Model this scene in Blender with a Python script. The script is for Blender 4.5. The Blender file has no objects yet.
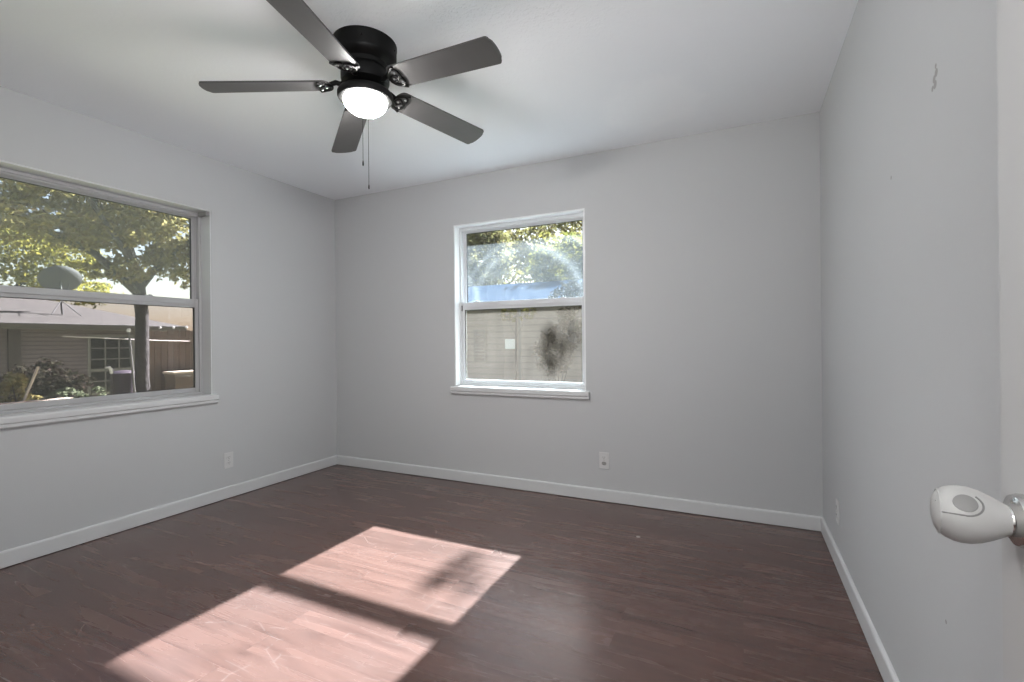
import bpy, bmesh, math, random
import numpy as np
from mathutils import Vector, Matrix, Euler

C = bpy.context.scene.collection
SC = bpy.context.scene
PI = math.pi
R = math.radians

# ------------------------------------------------------------------ room sizes (metres; camera stands at the doorway, x=0 y=0)
XL, XR, YB, H = -3.373, 0.425, 3.279, 2.44      # left wall, right wall, back wall, ceiling
CAM_Z = 1.124
GZ = -0.55                                      # ground level outdoors

# ------------------------------------------------------------------ camera
cam_d = bpy.data.cameras.new('camera')
cam = bpy.data.objects.new('camera', cam_d)
C.objects.link(cam)
cam_d.sensor_width = 36.0
cam_d.lens = 477.47 / 1024 * 36.0
cam_d.clip_start = 0.02
cam_d.clip_end = 500
m = Matrix.Rotation(R(25.572), 4, 'Z') @ Matrix.Rotation(R(90), 4, 'X') @ Matrix.Rotation(-0.0091, 4, 'Z')
cam.matrix_world = Matrix.Translation((0, 0, CAM_Z)) @ m
SC.camera = cam

# ------------------------------------------------------------------ exposure
vs = SC.view_settings
vs.view_transform = 'Standard'
vs.look = 'None'
vs.exposure = 1.82
vs.gamma = 1.0
vs.use_curve_mapping = False

# ------------------------------------------------------------------ sky
SKY = 0.13
world = bpy.data.worlds.new('sky')
SC.world = world
world.use_nodes = True
wn = world.node_tree
wn.nodes.clear()
wo = wn.nodes.new('ShaderNodeOutputWorld')
bg = wn.nodes.new('ShaderNodeBackground')
sky = wn.nodes.new('ShaderNodeTexSky')
sky.sky_type = 'NISHITA'
sky.sun_disc = False
sky.sun_elevation = R(38)
sky.sun_rotation = R(2)
sky.dust_density = 2.0
sky.air_density = 1.0
bg.inputs['Strength'].default_value = SKY
wn.links.new(sky.outputs[0], bg.inputs[0])
wn.links.new(bg.outputs[0], wo.inputs[0])

# ------------------------------------------------------------------ sun, low over the yard behind the back window
SUN = 30.0
TAN = 0.767                                       # tangent of the sun's height
sun_d = bpy.data.lights.new('sun', 'SUN')
sun_d.energy = SUN
sun_d.angle = R(0.85)
sun_d.color = (0.82, 0.97, 1.05)
sun = bpy.data.objects.new('sun', sun_d)
C.objects.link(sun)
sun.location = (0, 20, 16)
sun.rotation_euler = Vector((0.002, -1.0, -TAN)).to_track_quat('-Z', 'Y').to_euler()

LAMP = 60.0                                      # the fan's light bowl
HALL_FILL = 40.0                                     # ceiling light added in the unseen hallway to brighten the room

# unseen spot added as a photographer's flash, tilted up to light the room evenly
fl_d = bpy.data.lights.new('flash_fill', 'SPOT')
fl_d.energy = 26.0
fl_d.spot_size = R(155)
fl_d.spot_blend = 1.0
fl_d.shadow_soft_size = 0.42
flash = bpy.data.objects.new('flash_fill', fl_d)
C.objects.link(flash)
flash.location = (-0.05, 0.02, 1.27)
flash.rotation_euler = Vector((-1.5, 1.6, 1.25)).to_track_quat('-Z', 'Y').to_euler()

# ------------------------------------------------------------------ node helpers
def new_mat(name):
    mt = bpy.data.materials.new(name)
    mt.use_nodes = True
    mt.node_tree.nodes.clear()
    return mt, mt.node_tree.nodes, mt.node_tree.links

def nd(ns, typ, **kw):
    n = ns.new(typ)
    for k, v in kw.items():
        if k in n.inputs:
            n.inputs[k].default_value = v
        else:
            setattr(n, k, v)
    return n

def rgb(c):
    return (c[0], c[1], c[2], 1.0)

def principled(name, col, rough=0.5, metal=0.0, spec=0.5, bump=None, vary=None, coat=0.0):
    """bump = (scale, strength, distance); vary = (scale, colour2, amount)"""
    mt, ns, ls = new_mat(name)
    out = nd(ns, 'ShaderNodeOutputMaterial')
    p = nd(ns, 'ShaderNodeBsdfPrincipled')
    ls.new(p.outputs[0], out.inputs[0])
    p.inputs['Base Color'].default_value = rgb(col)
    p.inputs['Roughness'].default_value = rough
    p.inputs['Metallic'].default_value = metal
    p.inputs['Specular IOR Level'].default_value = spec
    p.inputs['Coat Weight'].default_value = coat
    geo = nd(ns, 'ShaderNodeNewGeometry')
    if vary:
        nz = nd(ns, 'ShaderNodeTexNoise', Scale=vary[0], Detail=5.0)
        ls.new(geo.outputs['Position'], nz.inputs['Vector'])
        mx = nd(ns, 'ShaderNodeMixRGB')
        mx.inputs[1].default_value = rgb(col)
        mx.inputs[2].default_value = rgb(vary[1])
        rp = nd(ns, 'ShaderNodeValToRGB')
        rp.color_ramp.elements[0].position = 0.35
        rp.color_ramp.elements[1].position = 0.7
        rp.color_ramp.elements[1].color = (vary[2],) * 3 + (1,)
        ls.new(nz.outputs[0], rp.inputs[0])
        ls.new(rp.outputs[0], mx.inputs[0])
        ls.new(mx.outputs[0], p.inputs['Base Color'])
    if bump:
        nb = nd(ns, 'ShaderNodeTexNoise', Scale=bump[0], Detail=4.0)
        ls.new(geo.outputs['Position'], nb.inputs['Vector'])
        b = nd(ns, 'ShaderNodeBump', Strength=bump[1], Distance=bump[2])
        ls.new(nb.outputs[0], b.inputs['Height'])
        ls.new(b.outputs[0], p.inputs['Normal'])
    return mt

def math_node(ns, ls, op, a, b=None, clamp=False):
    n = ns.new('ShaderNodeMath')
    n.operation = op
    n.use_clamp = clamp
    for i, v in enumerate((a, b)):
        if v is None:
            continue
        if isinstance(v, (int, float)):
            n.inputs[i].default_value = v
        else:
            ls.new(v, n.inputs[i])
    return n.outputs[0]

# ------------------------------------------------------------------ materials
WALL_C = (0.55, 0.56, 0.57)

def wall_paint(name, marks=()):
    """matt light grey paint with roller texture; marks = small chips (x, y, z, radius)"""
    mt, ns, ls = new_mat(name)
    out = nd(ns, 'ShaderNodeOutputMaterial')
    p = nd(ns, 'ShaderNodeBsdfPrincipled', Roughness=0.75)
    p.inputs['Specular IOR Level'].default_value = 0.3
    ls.new(p.outputs[0], out.inputs[0])
    geo = nd(ns, 'ShaderNodeNewGeometry')
    pos = geo.outputs['Position']
    big = nd(ns, 'ShaderNodeTexNoise', Scale=1.3, Detail=3.0)
    ls.new(pos, big.inputs['Vector'])
    mx = nd(ns, 'ShaderNodeMixRGB')
    mx.inputs[1].default_value = rgb([c * 0.98 for c in WALL_C])
    mx.inputs[2].default_value = rgb([c * 1.02 for c in WALL_C])
    ls.new(big.outputs[0], mx.inputs[0])
    col = mx.outputs[0]
    for (x, y, z, r) in marks:
        d = nd(ns, 'ShaderNodeVectorMath', operation='DISTANCE')
        ls.new(pos, d.inputs[0])
        d.inputs[1].default_value = (x, y, z)
        fac = math_node(ns, ls, 'LESS_THAN', d.outputs['Value'], r)
        m2 = nd(ns, 'ShaderNodeMixRGB')
        ls.new(fac, m2.inputs[0])
        ls.new(col, m2.inputs[1])
        m2.inputs[2].default_value = (0.34, 0.335, 0.33, 1)
        col = m2.outputs[0]
    ls.new(col, p.inputs['Base Color'])
    nz = nd(ns, 'ShaderNodeTexNoise', Scale=140.0, Detail=3.0)
    ls.new(pos, nz.inputs['Vector'])
    b = nd(ns, 'ShaderNodeBump', Strength=0.12, Distance=0.002)
    ls.new(nz.outputs[0], b.inputs['Height'])
    ls.new(b.outputs[0], p.inputs['Normal'])
    return mt

M = {}
M['wall'] = wall_paint('wall_paint')
M['wall_right'] = wall_paint('wall_paint_chipped', marks=[
    (XR, 1.462, 1.753, .010), (XR, 1.476, 1.744, .009), (XR, 1.470, 1.728, .010), (XR, 1.487, 1.726, .007), (XR, 1.465, 1.770, .006),
    (XR, 1.843, 1.619, .006), (XR, 1.432, 0.463, .005)])

def ceiling_mat():
    mt, ns, ls = new_mat('ceiling_paint')
    out = nd(ns, 'ShaderNodeOutputMaterial')
    p = nd(ns, 'ShaderNodeBsdfPrincipled', Roughness=0.85)
    p.inputs['Specular IOR Level'].default_value = 0.2
    p.inputs['Base Color'].default_value = (0.88, 0.905, 0.935, 1)
    ls.new(p.outputs[0], out.inputs[0])
    geo = nd(ns, 'ShaderNodeNewGeometry')
    pos = geo.outputs['Position']
    nz = nd(ns, 'ShaderNodeTexNoise', Scale=60.0, Detail=3.0)
    ls.new(pos, nz.inputs['Vector'])
    rp = nd(ns, 'ShaderNodeValToRGB')
    rp.color_ramp.elements[0].position = 0.48
    rp.color_ramp.elements[1].position = 0.62
    ls.new(nz.outputs[0], rp.inputs[0])
    # knock-down texture strongest right of the fan, a smooth mended patch nearer the back wall
    d = nd(ns, 'ShaderNodeVectorMath', operation='DISTANCE')
    ls.new(pos, d.inputs[0])
    d.inputs[1].default_value = (-0.45, 2.76, H)
    wob = nd(ns, 'ShaderNodeTexNoise', Scale=5.0, Detail=2.0)
    ls.new(pos, wob.inputs['Vector'])
    dw = math_node(ns, ls, 'MULTIPLY_ADD', wob.outputs[0], 0.22)
    dw.node.inputs[2].default_value = -0.11
    dd = math_node(ns, ls, 'ADD', d.outputs['Value'], dw)
    sm = nd(ns, 'ShaderNodeMapRange')
    ls.new(dd, sm.inputs[0])
    sm.inputs[1].default_value = 0.24
    sm.inputs[2].default_value = 0.33
    patch = sm.outputs[0]
    pm = nd(ns, 'ShaderNodeMixRGB')              # fresher paint on the mended patch
    ls.new(patch, pm.inputs[0])
    pm.inputs[1].default_value = (0.91, 0.932, 0.956, 1)
    pm.inputs[2].default_value = (0.88, 0.905, 0.935, 1)
    ls.new(pm.outputs[0], p.inputs['Base Color'])
    d2 = nd(ns, 'ShaderNodeVectorMath', operation='DISTANCE')
    ls.new(pos, d2.inputs[0])
    d2.inputs[1].default_value = (-0.85, 1.45, H)
    mr = nd(ns, 'ShaderNodeMapRange')
    ls.new(d2.outputs['Value'], mr.inputs[0])
    mr.inputs[1].default_value = 0.2
    mr.inputs[2].default_value = 0.85
    mr.inputs[3].default_value = 0.42
    mr.inputs[4].default_value = 0.06
    st = math_node(ns, ls, 'MULTIPLY', patch, mr.outputs[0])
    b = nd(ns, 'ShaderNodeBump', Distance=0.004)
    ls.new(st, b.inputs['Strength'])
    ls.new(rp.outputs[0], b.inputs['Height'])
    ls.new(b.outputs[0], p.inputs['Normal'])
    return mt
M['ceiling'] = ceiling_mat()

def floor_mat():
    """worn reddish brown laminate, boards running along x, scratched and slightly glossy"""
    mt, ns, ls = new_mat('laminate_floor')
    out = nd(ns, 'ShaderNodeOutputMaterial')
    p = nd(ns, 'ShaderNodeBsdfPrincipled')
    ls.new(p.outputs[0], out.inputs[0])
    geo = nd(ns, 'ShaderNodeNewGeometry')
    pos = geo.outputs['Position']
    # boards
    mp = nd(ns, 'ShaderNodeMapping')
    ls.new(pos, mp.inputs['Vector'])
    br = nd(ns, 'ShaderNodeTexBrick', Scale=1.0, offset=0.37, squash=1.0)
    br.inputs['Mortar Size'].default_value = 0.0012
    br.inputs['Mortar Smooth'].default_value = 0.1
    br.inputs['Bias'].default_value = 0.0
    br.inputs['Brick Width'].default_value = 1.2
    br.inputs['Row Height'].default_value = 0.096
    br.inputs['Color1'].default_value = (0, 0, 0, 1)
    br.inputs['Color2'].default_value = (1, 1, 1, 1)
    br.inputs['Mortar'].default_value = (0.3, 0.3, 0.3, 1)
    ls.new(mp.outputs[0], br.inputs['Vector'])
    # grain: noise stretched along x, shifted per board
    addv = nd(ns, 'ShaderNodeVectorMath', operation='MULTIPLY_ADD')
    ls.new(br.outputs['Color'], addv.inputs[0])
    addv.inputs[1].default_value = (3.1, 1.7, 0.0)
    ls.new(pos, addv.inputs[2])
    mp2 = nd(ns, 'ShaderNodeMapping')
    mp2.inputs['Scale'].default_value = (1.1, 10.0, 1.0)
    ls.new(addv.outputs[0], mp2.inputs['Vector'])
    gr = nd(ns, 'ShaderNodeTexNoise', Scale=1.5, Detail=8.0, Roughness=0.55, Distortion=0.7)
    ls.new(mp2.outputs[0], gr.inputs['Vector'])
    rp = nd(ns, 'ShaderNodeValToRGB')
    e = rp.color_ramp.elements
    e[0].position = 0.25
    e[0].color = (0.064, 0.033, 0.027, 1)
    e[1].position = 0.80
    e[1].color = (0.126, 0.065, 0.052, 1)
    k = rp.color_ramp.elements.new(0.52)
    k.color = (0.102, 0.053, 0.043, 1)
    ls.new(gr.outputs[0], rp.inputs[0])
    # tone per board
    hs = nd(ns, 'ShaderNodeHueSaturation')
    v = nd(ns, 'ShaderNodeMapRange')
    ls.new(br.outputs['Color'], v.inputs[0])
    v.inputs[3].default_value = 0.88
    v.inputs[4].default_value = 1.12
    ls.new(v.outputs[0], hs.inputs['Value'])
    ls.new(rp.outputs[0], hs.inputs['Color'])
    # cloudy worn areas
    cl = nd(ns, 'ShaderNodeTexNoise', Scale=2.3, Detail=4.0)
    ls.new(pos, cl.inputs['Vector'])
    mxc = nd(ns, 'ShaderNodeMixRGB', blend_type='MIX')
    rc = nd(ns, 'ShaderNodeValToRGB')
    rc.color_ramp.elements[0].position = 0.45
    rc.color_ramp.elements[1].position = 0.75
    rc.color_ramp.elements[1].color = (0.3, 0.3, 0.3, 1)
    ls.new(cl.outputs[0], rc.inputs[0])
    ls.new(rc.outputs[0], mxc.inputs[0])
    ls.new(hs.outputs[0], mxc.inputs[1])
    mxc.inputs[2].default_value = (0.118, 0.076, 0.068, 1)
    col = mxc.outputs[0]
    # thin pale scratches: warped, stretched cell edges at two angles, only in patches
    masks = []
    for ang, sc, seed in ((58, 2.6, 0.0), (118, 3.4, 7.3), (20, 2.2, 3.9)):
        mp3 = nd(ns, 'ShaderNodeMapping')
        mp3.inputs['Rotation'].default_value = (0, 0, R(ang))
        mp3.inputs['Location'].default_value = (seed, seed * 0.7, 0)
        mp3.inputs['Scale'].default_value = (sc * 0.45, sc * 1.5, 1)
        ls.new(pos, mp3.inputs['Vector'])
        vo = nd(ns, 'ShaderNodeTexVoronoi', feature='DISTANCE_TO_EDGE', Scale=1.3)
        ls.new(mp3.outputs[0], vo.inputs['Vector'])
        lt = math_node(ns, ls, 'LESS_THAN', vo.outputs['Distance'], 0.0045)
        pn = nd(ns, 'ShaderNodeTexNoise', Scale=4.0, Detail=2.0)
        ls.new(mp3.outputs[0], pn.inputs['Vector'])
        on = math_node(ns, ls, 'GREATER_THAN', pn.outputs[0], 0.57)
        masks.append(math_node(ns, ls, 'MULTIPLY', lt, on))
    s = math_node(ns, ls, 'MAXIMUM', masks[0], masks[1])
    s = math_node(ns, ls, 'MAXIMUM', s, masks[2])
    s = math_node(ns, ls, 'MULTIPLY', s, 0.13)
    mxs = nd(ns, 'ShaderNodeMixRGB')
    ls.new(s, mxs.inputs[0])
    ls.new(col, mxs.inputs[1])
    mxs.inputs[2].default_value = (0.32, 0.25, 0.23, 1)
    # paint fleck
    d = nd(ns, 'ShaderNodeVectorMath', operation='DISTANCE')
    ls.new(pos, d.inputs[0])
    d.inputs[1].default_value = (-0.535, 2.765, 0.0)
    fl = math_node(ns, ls, 'LESS_THAN', d.outputs['Value'], 0.012)
    mxf = nd(ns, 'ShaderNodeMixRGB')
    ls.new(fl, mxf.inputs[0])
    ls.new(mxs.outputs[0], mxf.inputs[1])
    mxf.inputs[2].default_value = (0.6, 0.58, 0.55, 1)
    ls.new(mxf.outputs[0], p.inputs['Base Color'])
    rr = nd(ns, 'ShaderNodeMapRange')
    ls.new(gr.outputs[0], rr.inputs[0])
    rr.inputs[3].default_value = 0.20
    rr.inputs[4].default_value = 0.33
    ls.new(rr.outputs[0], p.inputs['Roughness'])
    p.inputs['Specular IOR Level'].default_value = 0.5
    p.inputs['Coat Weight'].default_value = 0.36
    p.inputs['Coat Roughness'].default_value = 0.24
    bm_ = nd(ns, 'ShaderNodeBump', Strength=0.22, Distance=0.0012)
    ls.new(gr.outputs[0], bm_.inputs['Height'])
    ls.new(bm_.outputs[0], p.inputs['Normal'])
    # embossed wood figure in the clear wear layer
    mp4 = nd(ns, 'ShaderNodeMapping')
    mp4.inputs['Scale'].default_value = (9.0, 30.0, 1.0)
    ls.new(addv.outputs[0], mp4.inputs['Vector'])
    em = nd(ns, 'ShaderNodeTexNoise', Scale=1.6, Detail=3.0, Distortion=2.2)
    ls.new(mp4.outputs[0], em.inputs['Vector'])
    ec = nd(ns, 'ShaderNodeBump', Strength=0.55, Distance=0.0035)
    ls.new(em.outputs[0], ec.inputs['Height'])
    ls.new(ec.outputs[0], p.inputs['Coat Normal'])
    return mt
M['floor'] = floor_mat()

M['trim'] = principled('trim_paint', (0.64, 0.65, 0.66), 0.42, bump=(60, .05, .001))
M['alu'] = principled('white_window_frame', (0.46, 0.46, 0.47), 0.40)
M['lit_jamb'] = principled('lit_jamb_white', (0.82, 0.83, 0.84), 0.3)  # back window lining, whitened to stand for the daylight falling on it
M['lit_frame'] = principled('lit_frame_white', (0.66, 0.67, 0.69), 0.35)  # back window frame, colour lightened for the outdoor glow on it
M['gasket'] = principled('dark_gasket', (0.03, 0.03, 0.03), 0.6)
M['plastic'] = principled('white_plastic', (0.65, 0.65, 0.65), 0.35)
M['slot'] = principled('dark_slot', (0.10, 0.10, 0.10), 0.6)
M['black_metal'] = principled('black_fan_metal', (0.003, 0.003, 0.003), 0.45, 0.0, 0.22)
M['ring_metal'] = principled('dark_fan_ring', (0.011, 0.011, 0.011), 0.5, 0.0, 0.2)
M['blade'] = principled('grey_fan_blade', (0.075, 0.073, 0.073), 0.40, vary=(14, (0.062, 0.06, 0.06), .6))
M['chain'] = principled('pull_chain', (0.0015, 0.0015, 0.0015), 0.6, 0.0, 0.02)
M['door'] = principled('door_paint', (0.50, 0.50, 0.50), 0.45)
M['chrome'] = principled('satin_nickel', (0.62, 0.61, 0.60), 0.16, 1.0)
M['brass_dark'] = principled('knob_shadow_metal', (0.25, 0.24, 0.23), 0.25, 1.0)
M['hall'] = principled('hall_paint', (0.62, 0.62, 0.61), 0.8)

def frosted(name):
    mt, ns, ls = new_mat(name)
    out = nd(ns, 'ShaderNodeOutputMaterial')
    p = nd(ns, 'ShaderNodeBsdfPrincipled', Roughness=0.48)
    p.inputs['Base Color'].default_value = (0.40, 0.40, 0.395, 1)
    p.inputs['Subsurface Weight'].default_value = 0.3
    p.inputs['Subsurface Radius'].default_value = (0.01, 0.01, 0.01)
    ls.new(p.outputs[0], out.inputs[0])
    return mt
M['cover'] = frosted('frosted_cover_plastic')
M['button'] = principled('grey_button', (0.17, 0.17, 0.168), 0.5)

def emission_mat(name, col, strength):
    mt, ns, ls = new_mat(name)
    out = nd(ns, 'ShaderNodeOutputMaterial')
    e = nd(ns, 'ShaderNodeEmission', Strength=strength)
    e.inputs['Color'].default_value = rgb(col)
    ls.new(e.outputs[0], out.inputs[0])
    return mt
M['bowl'] = emission_mat('lit_frosted_bowl', (1, 0.975, 0.95), LAMP)
M['fill_bowl'] = emission_mat('lit_fill_bowl', (1, 0.98, 0.96), HALL_FILL)

def glass_mat(name, tint, dirt, dust=(0.80, 0.82, 0.86)):
    """thin window glass: mostly straight-through, mirror by Fresnel, and a film of dust that scatters light.
       dirt: callable(ns, ls, position socket) -> factor socket or number"""
    mt, ns, ls = new_mat(name)
    out = nd(ns, 'ShaderNodeOutputMaterial')
    tr = nd(ns, 'ShaderNodeBsdfTransparent')
    tr.inputs[0].default_value = rgb(tint)
    gl = nd(ns, 'ShaderNodeBsdfGlossy', Roughness=0.02)
    fr = nd(ns, 'ShaderNodeFresnel', IOR=1.45)
    ff = math_node(ns, ls, 'MULTIPLY', fr.outputs[0], 1.0, True)
    mx = nd(ns, 'ShaderNodeMixShader')
    ls.new(ff, mx.inputs[0])
    ls.new(tr.outputs[0], mx.inputs[1])
    ls.new(gl.outputs[0], mx.inputs[2])
    tl = nd(ns, 'ShaderNodeBsdfTranslucent')
    tl.inputs[0].default_value = rgb(dust)
    df = nd(ns, 'ShaderNodeBsdfDiffuse')
    df.inputs[0].default_value = (0.6, 0.6, 0.6, 1)
    m2 = nd(ns, 'ShaderNodeMixShader')
    m2.inputs[0].default_value = 0.35
    ls.new(tl.outputs[0], m2.inputs[1])
    ls.new(df.outputs[0], m2.inputs[2])
    m3 = nd(ns, 'ShaderNodeMixShader')
    geo = nd(ns, 'ShaderNodeNewGeometry')
    f = dirt(ns, ls, geo.outputs['Position'])
    if isinstance(f, (int, float)):
        m3.inputs[0].default_value = f
    else:
        ls.new(f, m3.inputs[0])
    ls.new(mx.outputs[0], m3.inputs[1])
    ls.new(m2.outputs[0], m3.inputs[2])
    ls.new(m3.outputs[0], out.inputs[0])
    return mt

def noise_socket(ns, ls, pos, scale, lo, hi, vscale=(1, 1, 1), detail=5.0, dist=0.0):
    mp = nd(ns, 'ShaderNodeMapping')
    mp.inputs['Scale'].default_value = vscale
    ls.new(pos, mp.inputs['Vector'])
    n = nd(ns, 'ShaderNodeTexNoise', Scale=scale, Detail=detail, Distortion=dist)
    ls.new(mp.outputs[0], n.inputs['Vector'])
    mr = nd(ns, 'ShaderNodeMapRange')
    mr.clamp = True
    ls.new(n.outputs[0], mr.inputs[0])
    mr.inputs[1].default_value = lo
    mr.inputs[2].default_value = hi
    return mr.outputs[0]

def ring_socket(ns, ls, pos, centre, radius, width):
    d = nd(ns, 'ShaderNodeVectorMath', operation='DISTANCE')
    ls.new(pos, d.inputs[0])
    d.inputs[1].default_value = centre
    a = math_node(ns, ls, 'SUBTRACT', d.outputs['Value'], radius)
    a = math_node(ns, ls, 'ABSOLUTE', a)
    a = math_node(ns, ls, 'DIVIDE', a, width)
    return math_node(ns, ls, 'SUBTRACT', 1.0, a, True)

def dirt_upper(ns, ls, pos):
    # dusty film with wiped arcs and specks
    f = noise_socket(ns, ls, pos, 5.0, 0.25, 0.8, (1, 1, 1.6), 6.0, 0.8)
    f = math_node(ns, ls, 'MULTIPLY', f, 0.014)
    f = math_node(ns, ls, 'ADD', f, 0.0105)
    for c, r, w, g in (((-1.50, YB + .12, 1.38), 0.47, 0.050, 0.018), ((-1.42, YB + .12, 1.25), 0.70, 0.035, 0.014),
                       ((-2.42, YB + .12, 1.35), 0.50, 0.030, 0.020)):
        a = ring_socket(ns, ls, pos, c, r, w)
        a = math_node(ns, ls, 'MULTIPLY', a, noise_socket(ns, ls, pos, 3.0, 0.3, 0.6))
        a = math_node(ns, ls, 'MULTIPLY', a, g)
        f = math_node(ns, ls, 'ADD', f, a)
    sp = noise_socket(ns, ls, pos, 60.0, 0.72, 0.78)
    sp = math_node(ns, ls, 'MULTIPLY', sp, 0.03)
    return math_node(ns, ls, 'ADD', f, sp)

def dirt_lower(ns, ls, pos):
    f = noise_socket(ns, ls, pos, 3.0, 0.2, 0.8, (1, 1, 1), 5.0, 0.4)
    f = math_node(ns, ls, 'MULTIPLY', f, 0.008)
    f = math_node(ns, ls, 'ADD', f, 0.0095)
    st = noise_socket(ns, ls, pos, 22.0, 0.4, 0.75, (1, 1, 0.08), 3.0)
    st = math_node(ns, ls, 'MULTIPLY', st, 0.005)
    return math_node(ns, ls, 'ADD', f, st)

M['glass_upper'] = glass_mat('dusty_glass', (0.72, 0.73, 0.73), dirt_upper)
M['glass_lower'] = glass_mat('hazy_glass', (0.72, 0.72, 0.71), dirt_lower, (0.97, 0.79, 0.67))
M['glass_tint'] = glass_mat('tinted_glass', (0.80, 0.77, 0.74), lambda ns, ls, pos: 0.07)
M['glass_screen'] = glass_mat('tinted_screened_glass', (0.60, 0.545, 0.54), lambda ns, ls, pos: 0.035)

# outdoors
M['fascia'] = principled('grey_fascia', (0.13, 0.125, 0.12), 0.6)
M['post'] = principled('dark_post', (0.07, 0.06, 0.058), 0.7)
M['dark_pane'] = principled('dark_window_pane', (0.03, 0.03, 0.032), 0.12)
M['mullion'] = principled('pale_muntin', (0.24, 0.24, 0.23), 0.5)
M['bark'] = principled('tree_bark', (0.036, 0.028, 0.026), 0.9, bump=(9, .8, .05), vary=(6, (0.02, 0.016, 0.015), 1))
M['fence'] = principled('weathered_fence_wood', (0.16, 0.115, 0.085), 0.8, vary=(5, (0.10, 0.072, 0.055), 1))
M['rail'] = principled('pale_rail_wood', (0.50, 0.42, 0.33), 0.7)
M['earth'] = principled('dry_lawn', (0.16, 0.14, 0.08), 0.95, vary=(2, (0.10, 0.12, 0.05), 1), bump=(12, .6, .04))
M['dish'] = principled('grey_dish', (0.055, 0.053, 0.053), 0.6)
M['white_paint'] = principled('white_paint', (0.75, 0.75, 0.73), 0.5)
M['wire'] = principled('pale_cable', (0.60, 0.56, 0.52), 0.6)
M['grey_metal'] = principled('grey_metal', (0.45, 0.45, 0.45), 0.4, 0.4)
M['purple'] = principled('dark_bin_plastic', (0.06, 0.045, 0.06), 0.5)
M['stucco'] = principled('exterior_stucco', (0.45, 0.42, 0.38), 0.9)
M['blue_roof'] = principled('blue_grey_metal_roof', (0.034, 0.048, 0.075), 1.0, 0.0, 0.0, 0.0)

def lap_siding(name, col, line, pitch):
    mt, ns, ls = new_mat(name)
    out = nd(ns, 'ShaderNodeOutputMaterial')
    p = nd(ns, 'ShaderNodeBsdfPrincipled', Roughness=0.7)
    ls.new(p.outputs[0], out.inputs[0])
    geo = nd(ns, 'ShaderNodeNewGeometry')
    sx = nd(ns, 'ShaderNodeSeparateXYZ')
    ls.new(geo.outputs['Position'], sx.inputs[0])
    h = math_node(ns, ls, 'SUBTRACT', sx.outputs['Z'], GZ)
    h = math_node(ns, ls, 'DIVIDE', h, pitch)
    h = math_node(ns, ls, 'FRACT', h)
    j = math_node(ns, ls, 'GREATER_THAN', h, 0.80)       # joint line under each lap, its shade painted into the colour
    nz = nd(ns, 'ShaderNodeTexNoise', Scale=3.0, Detail=4.0)
    ls.new(geo.outputs['Position'], nz.inputs['Vector'])
    m0 = nd(ns, 'ShaderNodeMixRGB')
    ls.new(nz.outputs[0], m0.inputs[0])
    m0.inputs[1].default_value = rgb([c * 1.1 for c in col])
    m0.inputs[2].default_value = rgb([c * .9 for c in col])
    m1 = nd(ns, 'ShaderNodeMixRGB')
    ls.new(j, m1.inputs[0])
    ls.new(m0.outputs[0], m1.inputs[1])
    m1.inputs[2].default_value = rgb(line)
    ls.new(m1.outputs[0], p.inputs['Base Color'])
    return mt

def shingle_mat():
    mt, ns, ls = new_mat('asphalt_shingles')
    out = nd(ns, 'ShaderNodeOutputMaterial')
    p = nd(ns, 'ShaderNodeBsdfPrincipled', Roughness=0.9)
    ls.new(p.outputs[0], out.inputs[0])
    tc = nd(ns, 'ShaderNodeTexCoord')
    sx = nd(ns, 'ShaderNodeSeparateXYZ')
    ls.new(tc.outputs['Object'], sx.inputs[0])
    cb = nd(ns, 'ShaderNodeCombineXYZ')
    ls.new(sx.outputs['Y'], cb.inputs[0])
    ls.new(sx.outputs['X'], cb.inputs[1])
    br = nd(ns, 'ShaderNodeTexBrick', Scale=1.0)
    br.inputs['Brick Width'].default_value = 0.32
    br.inputs['Row Height'].default_value = 0.16
    br.inputs['Mortar Size'].default_value = 0.008
    br.inputs['Color1'].default_value = (0.052, 0.045, 0.039, 1)
    br.inputs['Color2'].default_value = (0.038, 0.033, 0.028, 1)
    br.inputs['Mortar'].default_value = (0.02, 0.017, 0.014, 1)
    ls.new(cb.outputs[0], br.inputs['Vector'])
    ls.new(br.outputs[0], p.inputs['Base Color'])
    return mt
M['shingle'] = shingle_mat()
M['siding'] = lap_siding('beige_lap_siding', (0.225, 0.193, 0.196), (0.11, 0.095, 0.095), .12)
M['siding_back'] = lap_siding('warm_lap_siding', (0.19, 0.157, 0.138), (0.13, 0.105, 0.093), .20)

def leaf_mat(name, cols, trans=0.45):
    mt, ns, ls = new_mat(name)
    out = nd(ns, 'ShaderNodeOutputMaterial')
    geo = nd(ns, 'ShaderNodeNewGeometry')
    rp = nd(ns, 'ShaderNodeValToRGB')
    rp.color_ramp.elements[0].color = rgb(cols[0])
    rp.color_ramp.elements[1].color = rgb(cols[-1])
    for i, c in enumerate(cols[1:-1]):
        k = rp.color_ramp.elements.new((i + 1) / (len(cols) - 1))
        k.color = rgb(c)
    ls.new(geo.outputs['Random Per Island'], rp.inputs[0])
    d = nd(ns, 'ShaderNodeBsdfDiffuse')
    t = nd(ns, 'ShaderNodeBsdfTranslucent')
    ls.new(rp.outputs[0], d.inputs[0])
    ls.new(rp.outputs[0], t.inputs[0])
    mx = nd(ns, 'ShaderNodeMixShader')
    mx.inputs[0].default_value = trans
    ls.new(d.outputs[0], mx.inputs[1])
    ls.new(t.outputs[0], mx.inputs[2])
    ls.new(mx.outputs[0], out.inputs[0])
    return mt
M['leaf_oak'] = leaf_mat('oak_leaves', [(0.11, 0.10, 0.045), (0.19, 0.165, 0.065), (0.26, 0.22, 0.085), (0.13, 0.09, 0.05)])
M['leaf_yellow'] = leaf_mat('yellow_green_leaves', [(0.11, 0.11, 0.03), (0.18, 0.165, 0.035), (0.22, 0.18, 0.04), (0.08, 0.09, 0.03)])
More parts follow.
